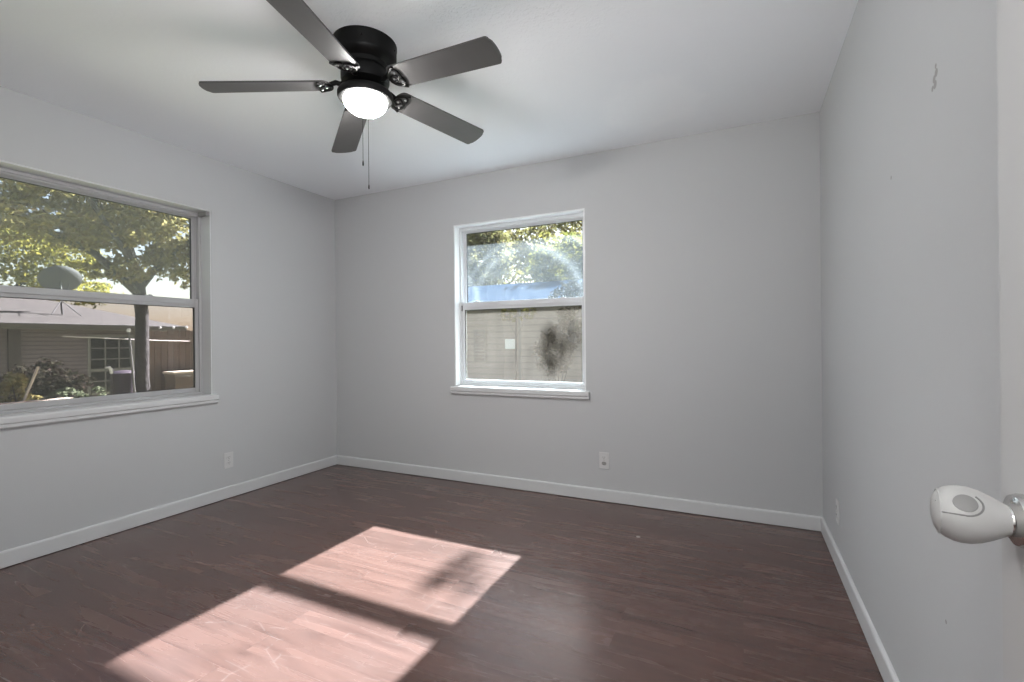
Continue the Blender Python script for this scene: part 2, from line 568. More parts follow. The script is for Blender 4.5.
M['leaf_dark'] = leaf_mat('dark_shrub_leaves', [(0.032, 0.033, 0.022), (0.05, 0.044, 0.03), (0.055, 0.04, 0.035)], .25)
M['leaf_straw'] = leaf_mat('straw_plant_leaves', [(0.30, 0.27, 0.10), (0.38, 0.30, 0.14), (0.22, 0.24, 0.10)], .35)
M['leaf_grey'] = leaf_mat('grey_green_leaves', [(0.15, 0.18, 0.11), (0.22, 0.24, 0.16), (0.11, 0.14, 0.08)], .3)

# ------------------------------------------------------------------ mesh helper
class MB:
    def __init__(self):
        self.bm = bmesh.new()

    def box(self, a, b, bev=0.0, seg=2):
        lo = [min(a[i], b[i]) for i in range(3)]
        hi = [max(a[i], b[i]) for i in range(3)]
        vs_ = [self.bm.verts.new((x, y, z)) for x in (lo[0], hi[0]) for y in (lo[1], hi[1]) for z in (lo[2], hi[2])]
        fs = [self.bm.faces.new([vs_[i] for i in q]) for q in
              ((0, 1, 3, 2), (4, 6, 7, 5), (0, 4, 5, 1), (2, 3, 7, 6), (0, 2, 6, 4), (1, 5, 7, 3))]
        if bev > 0:
            es = list({e for f in fs for e in f.edges})
            bmesh.ops.bevel(self.bm, geom=es, offset=bev, segments=seg, affect='EDGES', profile=0.5)
        return self

    def prism(self, pts, axis, a, b):
        """extrude a closed 2-D outline along axis 'x'/'y'/'z' from a to b"""
        def put(p, t):
            return {'x': (t, p[0], p[1]), 'y': (p[0], t, p[1]), 'z': (p[0], p[1], t)}[axis]
        A = [self.bm.verts.new(put(p, a)) for p in pts]
        B = [self.bm.verts.new(put(p, b)) for p in pts]
        n = len(pts)
        self.bm.faces.new(A[::-1])
        self.bm.faces.new(B)
        for i in range(n):
            j = (i + 1) % n
            self.bm.faces.new((A[i], A[j], B[j], B[i]))
        return self

    def lathe(self, prof, centre=(0, 0, 0), mat=None, n=48, cap=True):
        """profile [(r, h)] round local z; mat orients it"""
        mt = mat or Matrix.Identity(4)
        c = Vector(centre)
        rings = []
        for r, h in prof:
            if r < 1e-6:
                rings.append([self.bm.verts.new(c + (mt @ Vector((0, 0, h))))])
            else:
                rings.append([self.bm.verts.new(c + (mt @ Vector((r * math.cos(2 * PI * i / n), r * math.sin(2 * PI * i / n), h)))) for i in range(n)])
        for a, b in zip(rings[:-1], rings[1:]):
            for i in range(n):
                j = (i + 1) % n
                if len(a) == 1 and len(b) == 1:
                    continue
                if len(a) == 1:
                    self.bm.faces.new((a[0], b[j], b[i]))
                elif len(b) == 1:
                    self.bm.faces.new((a[i], a[j], b[0]))
                else:
                    self.bm.faces.new((a[i], a[j], b[j], b[i]))
        if cap:
            if len(rings[0]) > 1:
                self.bm.faces.new(rings[0][::-1])
            if len(rings[-1]) > 1:
                self.bm.faces.new(rings[-1])
        return self

    def tube(self, pts, r, n=10, cap=True):
        """tube along points; r a number or a list"""
        pts = [Vector(p) for p in pts]
        rs = r if isinstance(r, (list, tuple)) else [r] * len(pts)
        rings = []
        up = Vector((0, 0, 1))
        prev = None
        for i, p in enumerate(pts):
            t = (pts[min(i + 1, len(pts) - 1)] - pts[max(i - 1, 0)]).normalized()
            if prev is None:
                u = t.cross(up)
                if u.length < 1e-3:
                    u = t.cross(Vector((1, 0, 0)))
            else:
                u = prev - t * prev.dot(t)
            u.normalize()
            prev = u
            w = t.cross(u)
            rings.append([self.bm.verts.new(p + (u * math.cos(2 * PI * k / n) + w * math.sin(2 * PI * k / n)) * rs[i]) for k in range(n)])
        for a, b in zip(rings[:-1], rings[1:]):
            for i in range(n):
                j = (i + 1) % n
                self.bm.faces.new((a[i], a[j], b[j], b[i]))
        if cap:
            self.bm.faces.new(rings[0][::-1])
            self.bm.faces.new(rings[-1])
        return self

    def quad(self, pts):
        self.bm.faces.new([self.bm.verts.new(p) for p in pts])
        return self

    def build(self, name, mat, parent=None, smooth=False, loc=None):
        bmesh.ops.recalc_face_normals(self.bm, faces=self.bm.faces[:])
        me = bpy.data.meshes.new(name)
        if loc is not None:
            for v in self.bm.verts:
                v.co -= Vector(loc)
        self.bm.to_mesh(me)
        self.bm.free()
        me.materials.append(mat)
        if smooth:
            me.polygons.foreach_set('use_smooth', [True] * len(me.polygons))
            try:
                me.set_sharp_from_angle(angle=R(38))
            except Exception:
                pass
        o = bpy.data.objects.new(name, me)
        if loc is not None:
            o.location = loc
        C.objects.link(o)
        if parent is not None:
            o.parent = parent
        return o

def tag(o, label=None, cat=None, group=None, kind=None):
    for k, v in (('label', label), ('category', cat), ('group', group), ('kind', kind)):
        if v:
            o[k] = v
    return o

def thing(name, label, cat, loc=(0, 0, 0), rz=0.0, group=None, kind=None):
    o = bpy.data.objects.new(name, None)
    o.empty_display_size = 0.05
    C.objects.link(o)
    o.location = loc
    o.rotation_euler = (0, 0, rz)
    return tag(o, label, cat, group, kind)

# ------------------------------------------------------------------ the room shell
WT = 0.16                                        # wall thickness
W1 = dict(a=0.27, b=2.134, z0=0.755, z1=2.068)   # left window, along y
W2 = dict(a=-2.084, b=-0.990, z0=0.755, z1=2.062)  # back window, along x

fl = MB().box((XL - WT, -1.42, -0.12), (XR + 1.2, YB + WT, 0)).build('floor', M['floor'])
tag(fl, 'worn reddish brown wood laminate floor with scratches and a patch of sun', 'floor', kind='structure')
ce = MB().box((XL - WT, -1.42, H), (XR + 1.2, YB + WT, H + 0.14)).build('ceiling', M['ceiling'])
tag(ce, 'white textured ceiling carrying the black fan', 'ceiling', kind='structure')

wl = MB()
wl.box((XL - WT, -0.12, 0), (XL, W1['a'], H)).box((XL - WT, W1['b'], 0), (XL, YB + WT, H))
wl.box((XL - WT, W1['a'], 0), (XL, W1['b'], W1['z0'])).box((XL - WT, W1['a'], W1['z1']), (XL, W1['b'], H))
tag(wl.build('wall_left', M['wall']), 'light grey wall on the left around the wide window', 'wall', kind='structure')
wb = MB()
wb.box((XL, YB, 0), (W2['a'], YB + WT, H)).box((W2['b'], YB, 0), (XR + 0.12, YB + WT, H))
wb.box((W2['a'], YB, 0), (W2['b'], YB + WT, W2['z0'])).box((W2['a'], YB, W2['z1']), (W2['b'], YB + WT, H))
tag(wb.build('wall_back', M['wall']), 'light grey back wall facing the viewer around the small window', 'wall', kind='structure')
wr = MB().box((XR, -0.12, 0), (XR + 0.12, YB, H)).build('wall_right', M['wall_right'])
tag(wr, 'light grey wall on the right with a small paint chip', 'wall', kind='structure')
DX0, DX1 = -0.50, 0.335                          # doorway
wf = MB()
wf.box((XL, -0.12, 0), (DX0, 0, H)).box((DX1, -0.12, 0), (XR, 0, H)).box((DX0, -0.12, 2.05), (DX1, 0, H))
tag(wf.build('wall_front', M['wall']), 'light grey wall with the doorway the room is seen from', 'wall', kind='structure')
hw = MB()
hw.box((-1.45, -1.42, 0), (1.30, -1.30, H)).box((-1.45, -1.30, 0), (-1.33, -0.12, H)).box((1.18, -1.30, 0), (1.30, -0.12, H))
hw.box((XR + 0.12, -0.12, 0), (1.30, 0, H))
tag(hw.build('wall_hall', M['hall']), 'walls of the small hallway outside the door', 'wall', kind='structure')

BH, BT = 0.086, 0.013
def baseboard(name, label, pts_axis, a, b, face, sgn):
    """profile: flat board with a small bevelled top edge"""
    prof = [(0, 0.004), (sgn * BT, 0.004), (sgn * BT, BH - 0.010), (sgn * (BT - 0.002), BH - 0.004), (sgn * (BT - 0.007), BH), (0, BH)]
    o = MB().prism([(face + u, z) for u, z in prof], pts_axis, a, b).build(name, M['trim'])
    tag(o, label, 'baseboard', kind='structure')
baseboard('baseboard_left', 'white painted baseboard along the left wall', 'y', 0.0, YB, XL, 1)
baseboard('baseboard_back', 'white painted baseboard along the back wall', 'x', XL + BT, XR - BT, YB, -1)
baseboard('baseboard_right', 'white painted baseboard along the right wall', 'y', 0.0, YB, XR, -1)

# ------------------------------------------------------------------ windows, built in local coordinates: s along the wall, d = depth outwards, z up
def window(name, label, to_world, w, glass_u, glass_l, paint, alu, right_is_b=True):
    root = thing(name, label, 'window', kind='structure')
    a, b, z0, z1 = w['a'], w['b'], w['z0'], w['z1']

    def bx(mb, s0, s1, d0, d1, za, zb, bev=0.0):
        mb.box(to_world(s0, d0, za), to_world(s1, d1, zb), bev)
    # wooden stool with rounded nose and ears
    st = MB()
    n = 8
    zt_, zb_, r_ = z0 + 0.010, z0 - 0.050, 0.013
    nose = [(-0.001, zt_)]
    for i in range(n + 1):
        t = PI / 2 - PI / 2 * i / n
        nose.append((-0.028 + r_ - r_ * math.cos(t), zt_ - r_ + r_ * math.sin(t)))
    nose += [(-0.028, zt_ - .034), (-0.022, zt_ - .040), (-0.022, zb_ + .005), (-0.018, zb_), (-0.001, zb_)]
    # the nose runs past the opening as ears; the flat part stays inside it
    A0, A1 = a - 0.026, b + 0.026
    def ex(mb, poly, s0, s1):
        P = [mb.bm.verts.new(to_world(s0, d, z)) for d, z in poly]
        Q = [mb.bm.verts.new(to_world(s1, d, z)) for d, z in poly]
        mb.bm.faces.new(P[::-1])
        mb.bm.faces.new(Q)
        for i in range(len(poly)):
            j = (i + 1) % len(poly)
            mb.bm.faces.new((P[i], P[j], Q[j], Q[i]))
    ex(st, nose, A0, A1)
    ex(st, [(-0.001, z0), (-0.001, z0 + 0.012), (0.15, z0 + 0.012), (0.15, z0)], a + 0.001, b - 0.001)
    st.build('window_stool', M['trim'], root, True)
    zs = z0 + 0.012
    # jamb lining
    jb = MB()
    bx(jb, a + .0005, a + 0.010, 0.002, 0.075, zs, z1 - .0005)
    bx(jb, b - 0.010, b - .0005, 0.002, 0.075, zs, z1 - .0005)
    bx(jb, a + 0.010, b - 0.010, 0.002, 0.075, z1 - 0.010, z1 - .0005)
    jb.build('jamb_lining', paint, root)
    # outer frame with two tracks
    fr = MB()
    f0, f1 = 0.070, 0.150
    fw = 0.026
    for s0, s1 in ((a + .0005, a + fw), (b - fw, b - .0005)):
        bx(fr, s0, s1, f0, f1, zs, z1 - .0005, .002)
    for s0, s1 in ((a + fw, a + fw + .006), (b - fw - .006, b - fw)):   # parting stops in the tracks
        bx(fr, s0, s1, 0.105, 0.111, zs, z1 - fw)
    bx(fr, a + fw, b - fw, f0, f1, z1 - fw - .004, z1 - .0005, .002)
    bx(fr, a + fw, b - fw, f0 + .01, f0 + .014, z1 - fw - .016, z1 - fw - .004)
    bx(fr, a + fw, b - fw, f0, f1, zs, zs + 0.016, .002)
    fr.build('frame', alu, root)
    zm = 1.413                                    # meeting rail
    # upper sash, outer track
    us = MB()
    d0, d1 = 0.112, 0.136
    sw = 0.024
    i0, i1 = a + fw + .001, b - fw - .001
    zt = z1 - fw - .005
    bx(us, i0, i0 + sw, d0, d1, zm - .03, zt, .002)
    bx(us, i1 - sw, i1, d0, d1, zm - .03, zt, .002)
    bx(us, i0 + sw, i1 - sw, d0, d1, zt - .020, zt, .002)
    bx(us, i0 + sw, i1 - sw, d0, d1, zm - .03, zm + .030, .002)
    u = us.build('upper_sash', alu, root)
    g = MB()
    for q in (((i0 + sw - .001), (i0 + sw + .003), zm + .03, zt - .02), ((i1 - sw - .003), (i1 - sw + .001), zm + .03, zt - .02)):
        bx(g, q[0], q[1], d0 + .005, d1 - .005, q[2], q[3])
    bx(g, i0 + sw, i1 - sw, d0 + .005, d1 - .005, zt - .0235, zt - .0195)
    g.build('gasket', M['gasket'], u)
    pn = MB()
    bx(pn, i0 + sw - .004, i1 - sw + .004, 0.1225, 0.1265, zm + .026, zt - .016)
    pn.build('pane', glass_u, u)
    # lower sash, inner track
    lo = MB()
    d0, d1 = 0.078, 0.104
    sw2 = 0.024
    zb = zs + 0.017
    bx(lo, i0, i0 + sw2, d0, d1, zb, zm + .028, .002)
    bx(lo, i1 - sw2, i1, d0, d1, zb, zm + .028, .002)
    bx(lo, i0 + sw2, i1 - sw2, d0, d1, zb, zb + .030, .002)
    bx(lo, i0 + sw2, i1 - sw2, d0, d1, zm - .032, zm + .028, .002)
    bx(lo, i0 + sw2 + .02, i1 - sw2 - .02, d0 - .010, d0 + .002, zm - .010, zm - .002)   # finger rail
    l_ = lo.build('lower_sash', alu, root)
    g = MB()
    for q in (((i0 + sw2 - .001), (i0 + sw2 + .003)), ((i1 - sw2 - .003), (i1 - sw2 + .001))):
        bx(g, q[0], q[1], d0 + .005, d1 - .005, zb + .03, zm - .032)
    bx(g, i0 + sw2, i1 - sw2, d0 + .005, d1 - .005, zm - .0355, zm - .0315)
    g.build('gasket', M['gasket'], l_)
    pn = MB()
    bx(pn, i0 + sw2 - .004, i1 - sw2 + .004, 0.0885, 0.0925, zb + .026, zm - .028)
    pn.build('pane', glass_l, l_)
    for k in (0.15, 0.82):
        lt = MB()
        sx = a + (b - a) * k
        bx(lt, sx - .020, sx + .020, d0 + .003, d1 - .003, zm + .027, zm + .034, .002)
        bx(lt, sx - .006, sx + .006, d0 - .008, d0 + .012, zm + .030, zm + .038, .002)
        lt.build('sash_latch', alu, l_)
    # black guide shoe in the side track
    sh = MB()
    e = a + fw if not right_is_b else b - fw
    return root, i0, i1, zm, bx

w1, a0, a1, zm, bx1 = window('window_1', 'wide tinted sash window in the left wall looking at a neighbouring house',
             lambda s, d, z: (XL - d - (.034 if d > .05 else 0), s, z), W1, M['glass_tint'], M['glass_screen'], M['trim'], M['alu'])
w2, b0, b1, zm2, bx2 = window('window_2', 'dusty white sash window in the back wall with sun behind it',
             lambda s, d, z: (s, YB + d, z), W2, M['glass_upper'], M['glass_lower'], M['lit_jamb'], M['lit_frame'])
g = MB()
bx2(g, b0 - .003, b0 + .004, 0.071, 0.078, 1.372, 1.418)
g.build('track_shoe', M['gasket'], w2)
g = MB()
bx1(g, W1['b'] - 0.035, W1['b'] - .011, 0.004, 0.060, W1['z1'] - .040, W1['z1'] - .012)
g.build('blind_bracket', principled('grey_bracket', (0.30, 0.30, 0.30), 0.5), w1)

# ------------------------------------------------------------------ outlets
def outlet(label, loc, face, dark_lower=False):
    """face: 'x+' plate on left wall, 'y-' on back wall, 'x-' on right wall. local: s across, d outwards into the room"""
    root = thing('wall_outlet', label, 'outlet', loc, {'y-': 0.0, 'x+': R(90), 'x-': R(-90)}[face], 'wall outlets')
    # local frame: x across, -y into the room
    pl = MB().box((-.035, -.006, -.0575), (.035, 0.0, .0575), .003)
    pl.build('cover_plate', M['plastic'], root)
    for s in (1, -1):
        r = MB()
        out = [(.0165 * math.cos(t) , .0145 * max(-.8, min(.8, math.sin(t)))) for t in [2 * PI * i / 24 for i in range(24)]]
        r.prism([(x, z + s * .0195) for x, z in out], 'y', -.0085, -.005)
        rr = r.build('receptacle', principled('grey_receptacle', (0.33, .33, .32), .5) if (dark_lower and s < 0) else M['plastic'], root)
        sl = MB()
        for x in (-.0065, .0065):
            sl.box((x - .0012, -.0092, s * .0195 + .001), (x + .0012, -.0080, s * .0195 + .0095))
        sl.lathe([(.0026, 0), (.0026, .0012)], (0, -.0080, s * .0195 - .0065), Matrix.Rotation(R(90), 4, 'X'), 12)
        sl.build('slot', M['slot'], rr)
    MB().lathe([(.0035, 0), (.0030, .0012), (0, .0016)], (0, -.006, 0), Matrix.Rotation(R(90), 4, 'X'), 14).build('screw', M['grey_metal'], root)
    return root
outlet('white outlet low on the left wall beyond the wide window', (XL, 2.242, .274), 'x+')
outlet('white outlet low on the back wall right of the small window', (-.864, YB, .285), 'y-', True)
outlet('white outlet low on the right wall near the far corner', (XR, 2.79, .275), 'x-')

# ------------------------------------------------------------------ ceiling fan
FX, FY = -1.491, 1.634
FZ = 2.265                                       # blade plane
fan = thing('ceiling_fan', 'black ceiling fan with five grey blades and a lit glass bowl', 'ceiling fan', (FX, FY, H))
def fz(z):
    return z - H
MB().lathe([(.138, 0), (.138, -.010), (.1355, -.014), (.136, -.062), (.1325, -.070), (.118, -.082), (.100, -.092), (.096, -.110)], n=64).build('canopy', M['black_metal'], fan, True)
MB().lathe([(.096, -.109), (.100, -.114), (.104, -.130), (.104, -.160), (.100, -.172), (.086, -.180), (.064, -.186)], n=64).build('motor_housing', M['black_metal'], fan, True)
for k in range(5):
    a = R(18 + 72 * k)
    MB().lathe([(0, -.0045), (.003, -.003), (.0042, 0), (.003, .003), (0, .0045)], n=12).build('canopy_screw', M['black_metal'], fan).location = (.137 * math.cos(a), .137 * math.sin(a), -.035)
for k in range(3):
    pass
MB().lathe([(.060, -.180), (.060, -.196), (.066, -.200), (.098, -.204), (.113, -.211), (.119, -.221), (.119, -.234), (.112, -.244), (.100, -.2475), (.088, -.248)], n=64).build('light_fitter', M['ring_metal'], fan, True)
bowl = []
for i in range(11):
    t = i / 10 * PI / 2
    bowl.append((.094 * math.cos(t), -.247 - .062 * math.sin(t)))
bowl[-1] = (0, bowl[-1][1])
MB().lathe(bowl, n=64, cap=False).build('light_bowl', M['bowl'], fan, True)

def blade_outline(r0, r1, w0, w1):
    pts = []
    # root end: rounded, then nearly parallel sides, tip with one large corner radius on the trailing side
    n = 8
    for i in range(n + 1):
        t = PI / 2 + PI * i / n
        pts.append((r0 + 0.030 + 0.030 * math.cos(t), w0 * math.sin(t)))
    cr = 0.014
    for i in range(n + 1):
        t = -PI / 2 + PI / 2 * i / n
        pts.append((r1 - .012 - cr + cr * math.cos(t), -w1 + cr + cr * math.sin(t)))
    for i in range(1, n):
        y = -w1 + cr + (2 * w1 - 2 * cr) * i / n
        q = 1 - (y / w1) ** 2
        pts.append((r1 - .012 + .012 * q, y))
    for i in range(n + 1):
        t = 0 + PI / 2 * i / n
        pts.append((r1 - .012 - cr + cr * math.cos(t), w1 - cr + cr * math.sin(t)))
    return pts

BLADES = [(-0.82 + 72 * k, R(4.03)) for k in range(5)]
PITCH = R(-12.4)
TILT = Matrix.Translation((0, 0, fz(FZ))) @ Matrix.Rotation(R(-1.78), 4, 'Y') @ Matrix.Translation((0, 0, -fz(FZ)))   # the rotor hangs a little out of true
for ang, droop in BLADES:
    rot = TILT @ Matrix.Rotation(R(ang), 4, 'Z') @ Matrix.Translation((0, 0, fz(FZ))) @ Matrix.Rotation(droop, 4, 'Y') @ Matrix.Rotation(PITCH, 4, 'X')
    b = MB().prism(blade_outline(.145, .666, .060, .0678), 'z', -.0035, .0035)
    for v in b.bm.verts:
        v.co = rot @ v.co
    bo = b.build('blade', M['blade'], fan)
    # cast blade iron: arm from the motor and a pierced scroll plate under the blade root
    rot2 = TILT @ Matrix.Rotation(R(ang), 4, 'Z')
    ir = MB()
    z0 = fz(FZ)
    ir.tube([(.085, 0, -.168), (.105, 0, -.178), (.125, 0, z0 + .004), (.150, 0, z0 - .006)], [.013, .012, .011, .010], 10)
    for s in (1, -1):
        pts = []
        for i in range(15):
            t = i / 14 * PI * 1.15
            pts.append((.172 - .030 * math.cos(t) , s * (.002 + .042 * math.sin(t * .87)), -.0075))
        ir.tube([tuple((Matrix.Translation((0, 0, z0)) @ Matrix.Rotation(droop, 4, 'Y') @ Matrix.Rotation(PITCH, 4, 'X')) @ Vector(p)) for p in pts], .0055, 8)
        pts = [(.150 + .010 * i, s * (.004 + .014 * math.sin(i * .9)), -.0075) for i in range(6)]
        ir.tube([tuple((Matrix.Translation((0, 0, z0)) @ Matrix.Rotation(droop, 4, 'Y') @ Matrix.Rotation(PITCH, 4, 'X')) @ Vector(p)) for p in pts], .0045, 8)
    # outer lip of the iron along the blade root
    pts = [(.160 + .050 * (1 - math.cos(t * PI / 2)) if False else .142 + .060 * (abs(y) / .060) ** 2.2, y, -.006) for t, y in [(0, -.058 + .116 * i / 16) for i in range(17)]]
    ir.tube([tuple((Matrix.Translation((0, 0, z0)) @ Matrix.Rotation(droop, 4, 'Y') @ Matrix.Rotation(PITCH, 4, 'X')) @ Vector(p)) for p in pts], .0065, 8)
    for v in ir.bm.verts:
        v.co = rot2 @ v.co
    io = ir.build('blade_iron', M['black_metal'], fan, True)
    for (rx, ry) in ((.165, 0), (.188, .028), (.188, -.028)):
        sc = MB().lathe([(.0055, -.010), (.004, -.0125), (0, -.013)], n=12)
        T = rot2 @ Matrix.Translation((0, 0, z0)) @ Matrix.Rotation(droop, 4, 'Y') @ Matrix.Rotation(PITCH, 4, 'X') @ Matrix.Translation((rx, ry, 0))
        for v in sc.bm.verts:
            v.co = T @ v.co
        sc.build('blade_screw', M['grey_metal'], io, True)

def chain(dx, dy, z_top, z_end, bead_r):
    c = MB()
    c.tube([(dx, dy, fz(z_top)), (dx, dy, fz((z_top + z_end) / 2)), (dx, dy, fz(z_end))], .0011, 6)
    o = c.build('pull_chain', M['chain'], fan)
    MB().lathe([(0, .010), (.0022, .008), (.0032, 0), (.0032, -.010), (0, -.014)], (dx, dy, fz(z_end)), n=12).build('pull_bob', M['black_metal'], o, True)
vd = Vector((FX, FY, 0)).normalized()            # away from the camera
chain(-vd.x * .113 - .013, -vd.y * .113 - .004, 2.20, 1.88, .004)
chain(vd.x * .113 + .012, vd.y * .113 + .004, 2.20, 1.85, .004)

# ------------------------------------------------------------------ open door leaf beside the camera, its knob and a child-proof cover
DF = 0.28                                        # face of the leaf that looks into the room
KY, KZ = 0.715, 0.921
door = thing('door_1', 'white door standing open along the right wall', 'door', (DF, 0.005, 0), kind='structure')
dl = MB().box((0, 0, .012), (.035, .764, 2.035), .002).build('door_leaf', M['door'], door)
rose = MB()
to_x = Matrix.Rotation(R(-90), 4, 'Y')           # local z -> -x
rose.lathe([(.029, 0), (.029, .004), (.027, .009), (.021, .012), (.0145, .013), (.0125, .018), (.0125, .034)], (0, KY - .005, KZ), to_x, 40)
rose.build('knob_rose', M['chrome'], door, True)
kn = MB().lathe([(.0124, .033), (.020, .037), (.0245, .044), (.026, .052), (.0245, .060), (.018, .065), (0, .066)], (0, KY - .005, KZ), to_x, 40)
kn.build('knob', M['chrome'], door, True)
MB().box((.006, .7635, KZ - .028), (.029, .7644, KZ + .028)).build('latch_plate', M['chrome'], door)

cv = thing('doorknob_cover', 'frosted white childproof cover clipped over the door knob', 'knob cover', (DF, KY, KZ))
prof = [(.0150, .0120), (.0172, .0125), (.0205, .018), (.0262, .027), (.0308, .036), (.0338, .045), (.0345, .053), (.0335, .060), (.0305, .067), (.0262, .0722), (.0200, .0758), (.0110, .0778), (0, .0784)]
body = MB().lathe(prof, (0, 0, 0), to_x, 56)
for v in body.bm.verts:                          # egg-shaped: a little wider than tall at the far end
    k = max(0, (-v.co.x - .04) / .045)
    v.co.y *= 1.0 + .06 * k
    v.co.z *= 1.0 - .02 * k
bo = body.build('shell', M['cover'], cv, True)
cv.scale = (1, 1, .93)
cv.rotation_euler = (0, 0, R(-9))
cv.location.z -= .002
# raised rim on the end and a small tab
rim = MB()
rim.tube([(-.0722, .0266 * math.cos(t), .0262 * math.sin(t)) for t in [2 * PI * i / 40 for i in range(41)]], .0012, 8, False)
rim.build('end_rim', M['cover'], cv, True)
MB().box((-.076, -.0135, .0150), (-.066, -.0105, .0172), .0006).build('seam_tab', M['cover'], cv)
# round press button with its curved slot on the side that faces the room
nrm = Vector((-.30, -.62, .72)).normalized()
def shell_r(h):
    for (r0, h0), (r1, h1) in zip(prof[:-1], prof[1:]):
        if h0 <= h <= h1:
            return r0 + (r1 - r0) * (h - h0) / (h1 - h0)
    return .03
def on_shell(h, ang, lift):
    r = shell_r(h) + lift
    return Vector((-h, r * math.cos(ang), r * math.sin(ang)))
BA, BHh = R(141), .052                           # angle round the axis, height along it
bt = MB()
ring = []
N = 32
cen = bt.bm.verts.new(on_shell(BHh, BA, .0018))
ring = []
ring2 = []
for i in range(N):
    t = 2 * PI * i / N
    h, an = BHh + .0104 * math.cos(t), BA + .0104 * math.sin(t) / .0345
    ring.append(bt.bm.verts.new(on_shell(h, an, .0014)))
    h, an = BHh + .0112 * math.cos(t), BA + .0112 * math.sin(t) / .0345
    ring2.append(bt.bm.verts.new(on_shell(h, an, -.001)))
for i in range(N):
    j = (i + 1) % N
    bt.bm.faces.new((cen, ring[i], ring[j]))
    bt.bm.faces.new((ring[i], ring2[i], ring2[j], ring[j]))
tag(bt.build('press_button', M['button'], cv, True), 'grey round button')
sl = MB()
pts = []
for i in range(13):                              # hook: round the door side of the button, then back along below it
    tt = R(130) + R(150) * i / 12
    pts.append(on_shell(BHh + .0150 * math.cos(tt), BA - .0150 * math.sin(tt) / .0345, .0002))
for i in range(1, 8):
    pts.append(on_shell(BHh + .0150 * math.cos(R(280)) + .0026 * i, BA - (.0150 * math.sin(R(280))) / .0345, .0002))
sl.tube(pts, .0011, 8)
tag(sl.build('button_slot', M['button'], cv, True), 'dark curved slot')

# ------------------------------------------------------------------ unseen hallway light behind the viewer, added to even out the room's light
hl = thing('hall_fill_light', 'added round white fill light in the unseen hallway outside the door', 'ceiling light', (-0.15, -0.72, H))
MB().lathe([(.16, 0), (.165, -.012), (.155, -.03)], n=48).build('base', M['white_paint'], hl, True)
MB().lathe([(.150, -.028), (.145, -.06), (.11, -.09), (.06, -.105), (0, -.11)], n=48, cap=False).build('light_bowl', M['fill_bowl'], hl, True)

# ================================================================== OUTDOORS
gr = MB().box((-45, -12, GZ - .3), (20, 45, GZ)).build('ground', M['earth'])
tag(gr, 'patchy lawn outside the windows', 'ground', kind='structure')
# eave of this house over the back window: its edge shades the top of the glass
ev = MB()
ev.box((XL - .8, YB + WT, 2.44), (XR + 1.5, YB + .50, 2.47)).box((XL - .8, YB + .48, 2.196), (XR + 1.5, YB + .50, 2.47))
tag(ev.build('trim_eave', M['white_paint']), 'white eave over the back window outside', 'eave', kind='structure')

def leaves(name, mat, clumps, parent=None, seed=1, loc=None):
    """clumps: (centre, radii, count, size). Leaves sit in twig clusters inside each ellipsoid"""
    rng = np.random.default_rng(seed)
    V, F = [], []
    n0 = 0
    for c, rad, cnt, size in clumps:
        ncl = max(6, cnt // 22)
        d = rng.normal(size=(ncl, 3))
        d /= np.linalg.norm(d, axis=1)[:, None]
        rr = rng.uniform(.25, 1, ncl) ** .5
        cc = np.array(c) + d * rr[:, None] * np.array(rad)
        idx = rng.integers(0, ncl, cnt)
        p = cc[idx] + rng.normal(size=(cnt, 3)) * np.array(rad) * .10
        nr = rng.normal(size=(cnt, 3)); nr[:, 2] += .6
        nr /= np.linalg.norm(nr, axis=1)[:, None]
        t = np.cross(nr, rng.normal(size=(cnt, 3)))
        t /= np.linalg.norm(t, axis=1)[:, None]
        b = np.cross(nr, t)
        s = size * rng.uniform(.6, 1.3, cnt)[:, None]
        q = np.stack([p - t * s, p + b * s * .45 - t * s * .1 + nr * s * .12, p + t * s, p - b * s * .45 - t * s * .1 + nr * s * .12], 1)
        V.append(q.reshape(-1, 3))
        f = np.arange(cnt * 4).reshape(-1, 4) + n0
        F.append(f)
        n0 += cnt * 4
    V = np.concatenate(V)
    F = np.concatenate(F)
    if loc is not None:
        V = V - np.array(loc)
    me = bpy.data.meshes.new(name)
    me.vertices.add(len(V))
    me.vertices.foreach_set('co', V.ravel())
    me.loops.add(F.size)
    me.loops.foreach_set('vertex_index', F.ravel().astype(np.int32))
    me.polygons.add(len(F))
    me.polygons.foreach_set('loop_start', np.arange(0, F.size, 4, dtype=np.int32))
    me.update()
    me.validate()
    me.materials.append(mat)
    o = bpy.data.objects.new(name, me)
    C.objects.link(o)
    if parent is not None:
        o.parent = parent
    return o

def tree(name, label, base, trunk, branches, mat, clumps, seed, group=None):
    root = thing(name, label, 'tree', base, group=group)
    B = Vector(base)
    MB().tube([Vector(p) - B for p, r in trunk], [r for p, r in trunk], 12).build('trunk', M['bark'], root, True)
    for br in branches:
        MB().tube([Vector(p) - B for p, r in br], [r for p, r in br], 8).build('branch', M['bark'], root, True)
    leaves('foliage', mat, clumps, root, seed, base)
    return root

# ---- neighbouring house seen through the left window
NX = -18.0
nh = thing('neighbour_house', 'beige lap-sided house with shingle roof seen through the left window', 'house', (NX, 4.0, GZ))
def nl(x, y, z):
    return (x - NX, y - 4.0, z - GZ)
Y0, Y1 = 1.0, 9.6
sd = MB()
eave_z = 1.60
z = GZ
while z < eave_z:
    zz = min(z + .12, eave_z)
    sd.prism([(0.0, z - GZ), (0.045, z - GZ), (0.008, zz - GZ), (0.0, zz - GZ)], 'y', Y0 - 4, Y1 - 4)
    z = zz
sd.box(nl(NX - 6, Y0, GZ), nl(NX, Y1, eave_z))
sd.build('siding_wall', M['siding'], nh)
rf = MB()
rf.quad([nl(NX + .6, Y0 - .5, 1.72), nl(NX + .6, Y1 + .5, 1.72), nl(NX - 4.2, Y1 - 3.2, 3.05), nl(NX - 4.2, Y0 - .5, 3.05)])
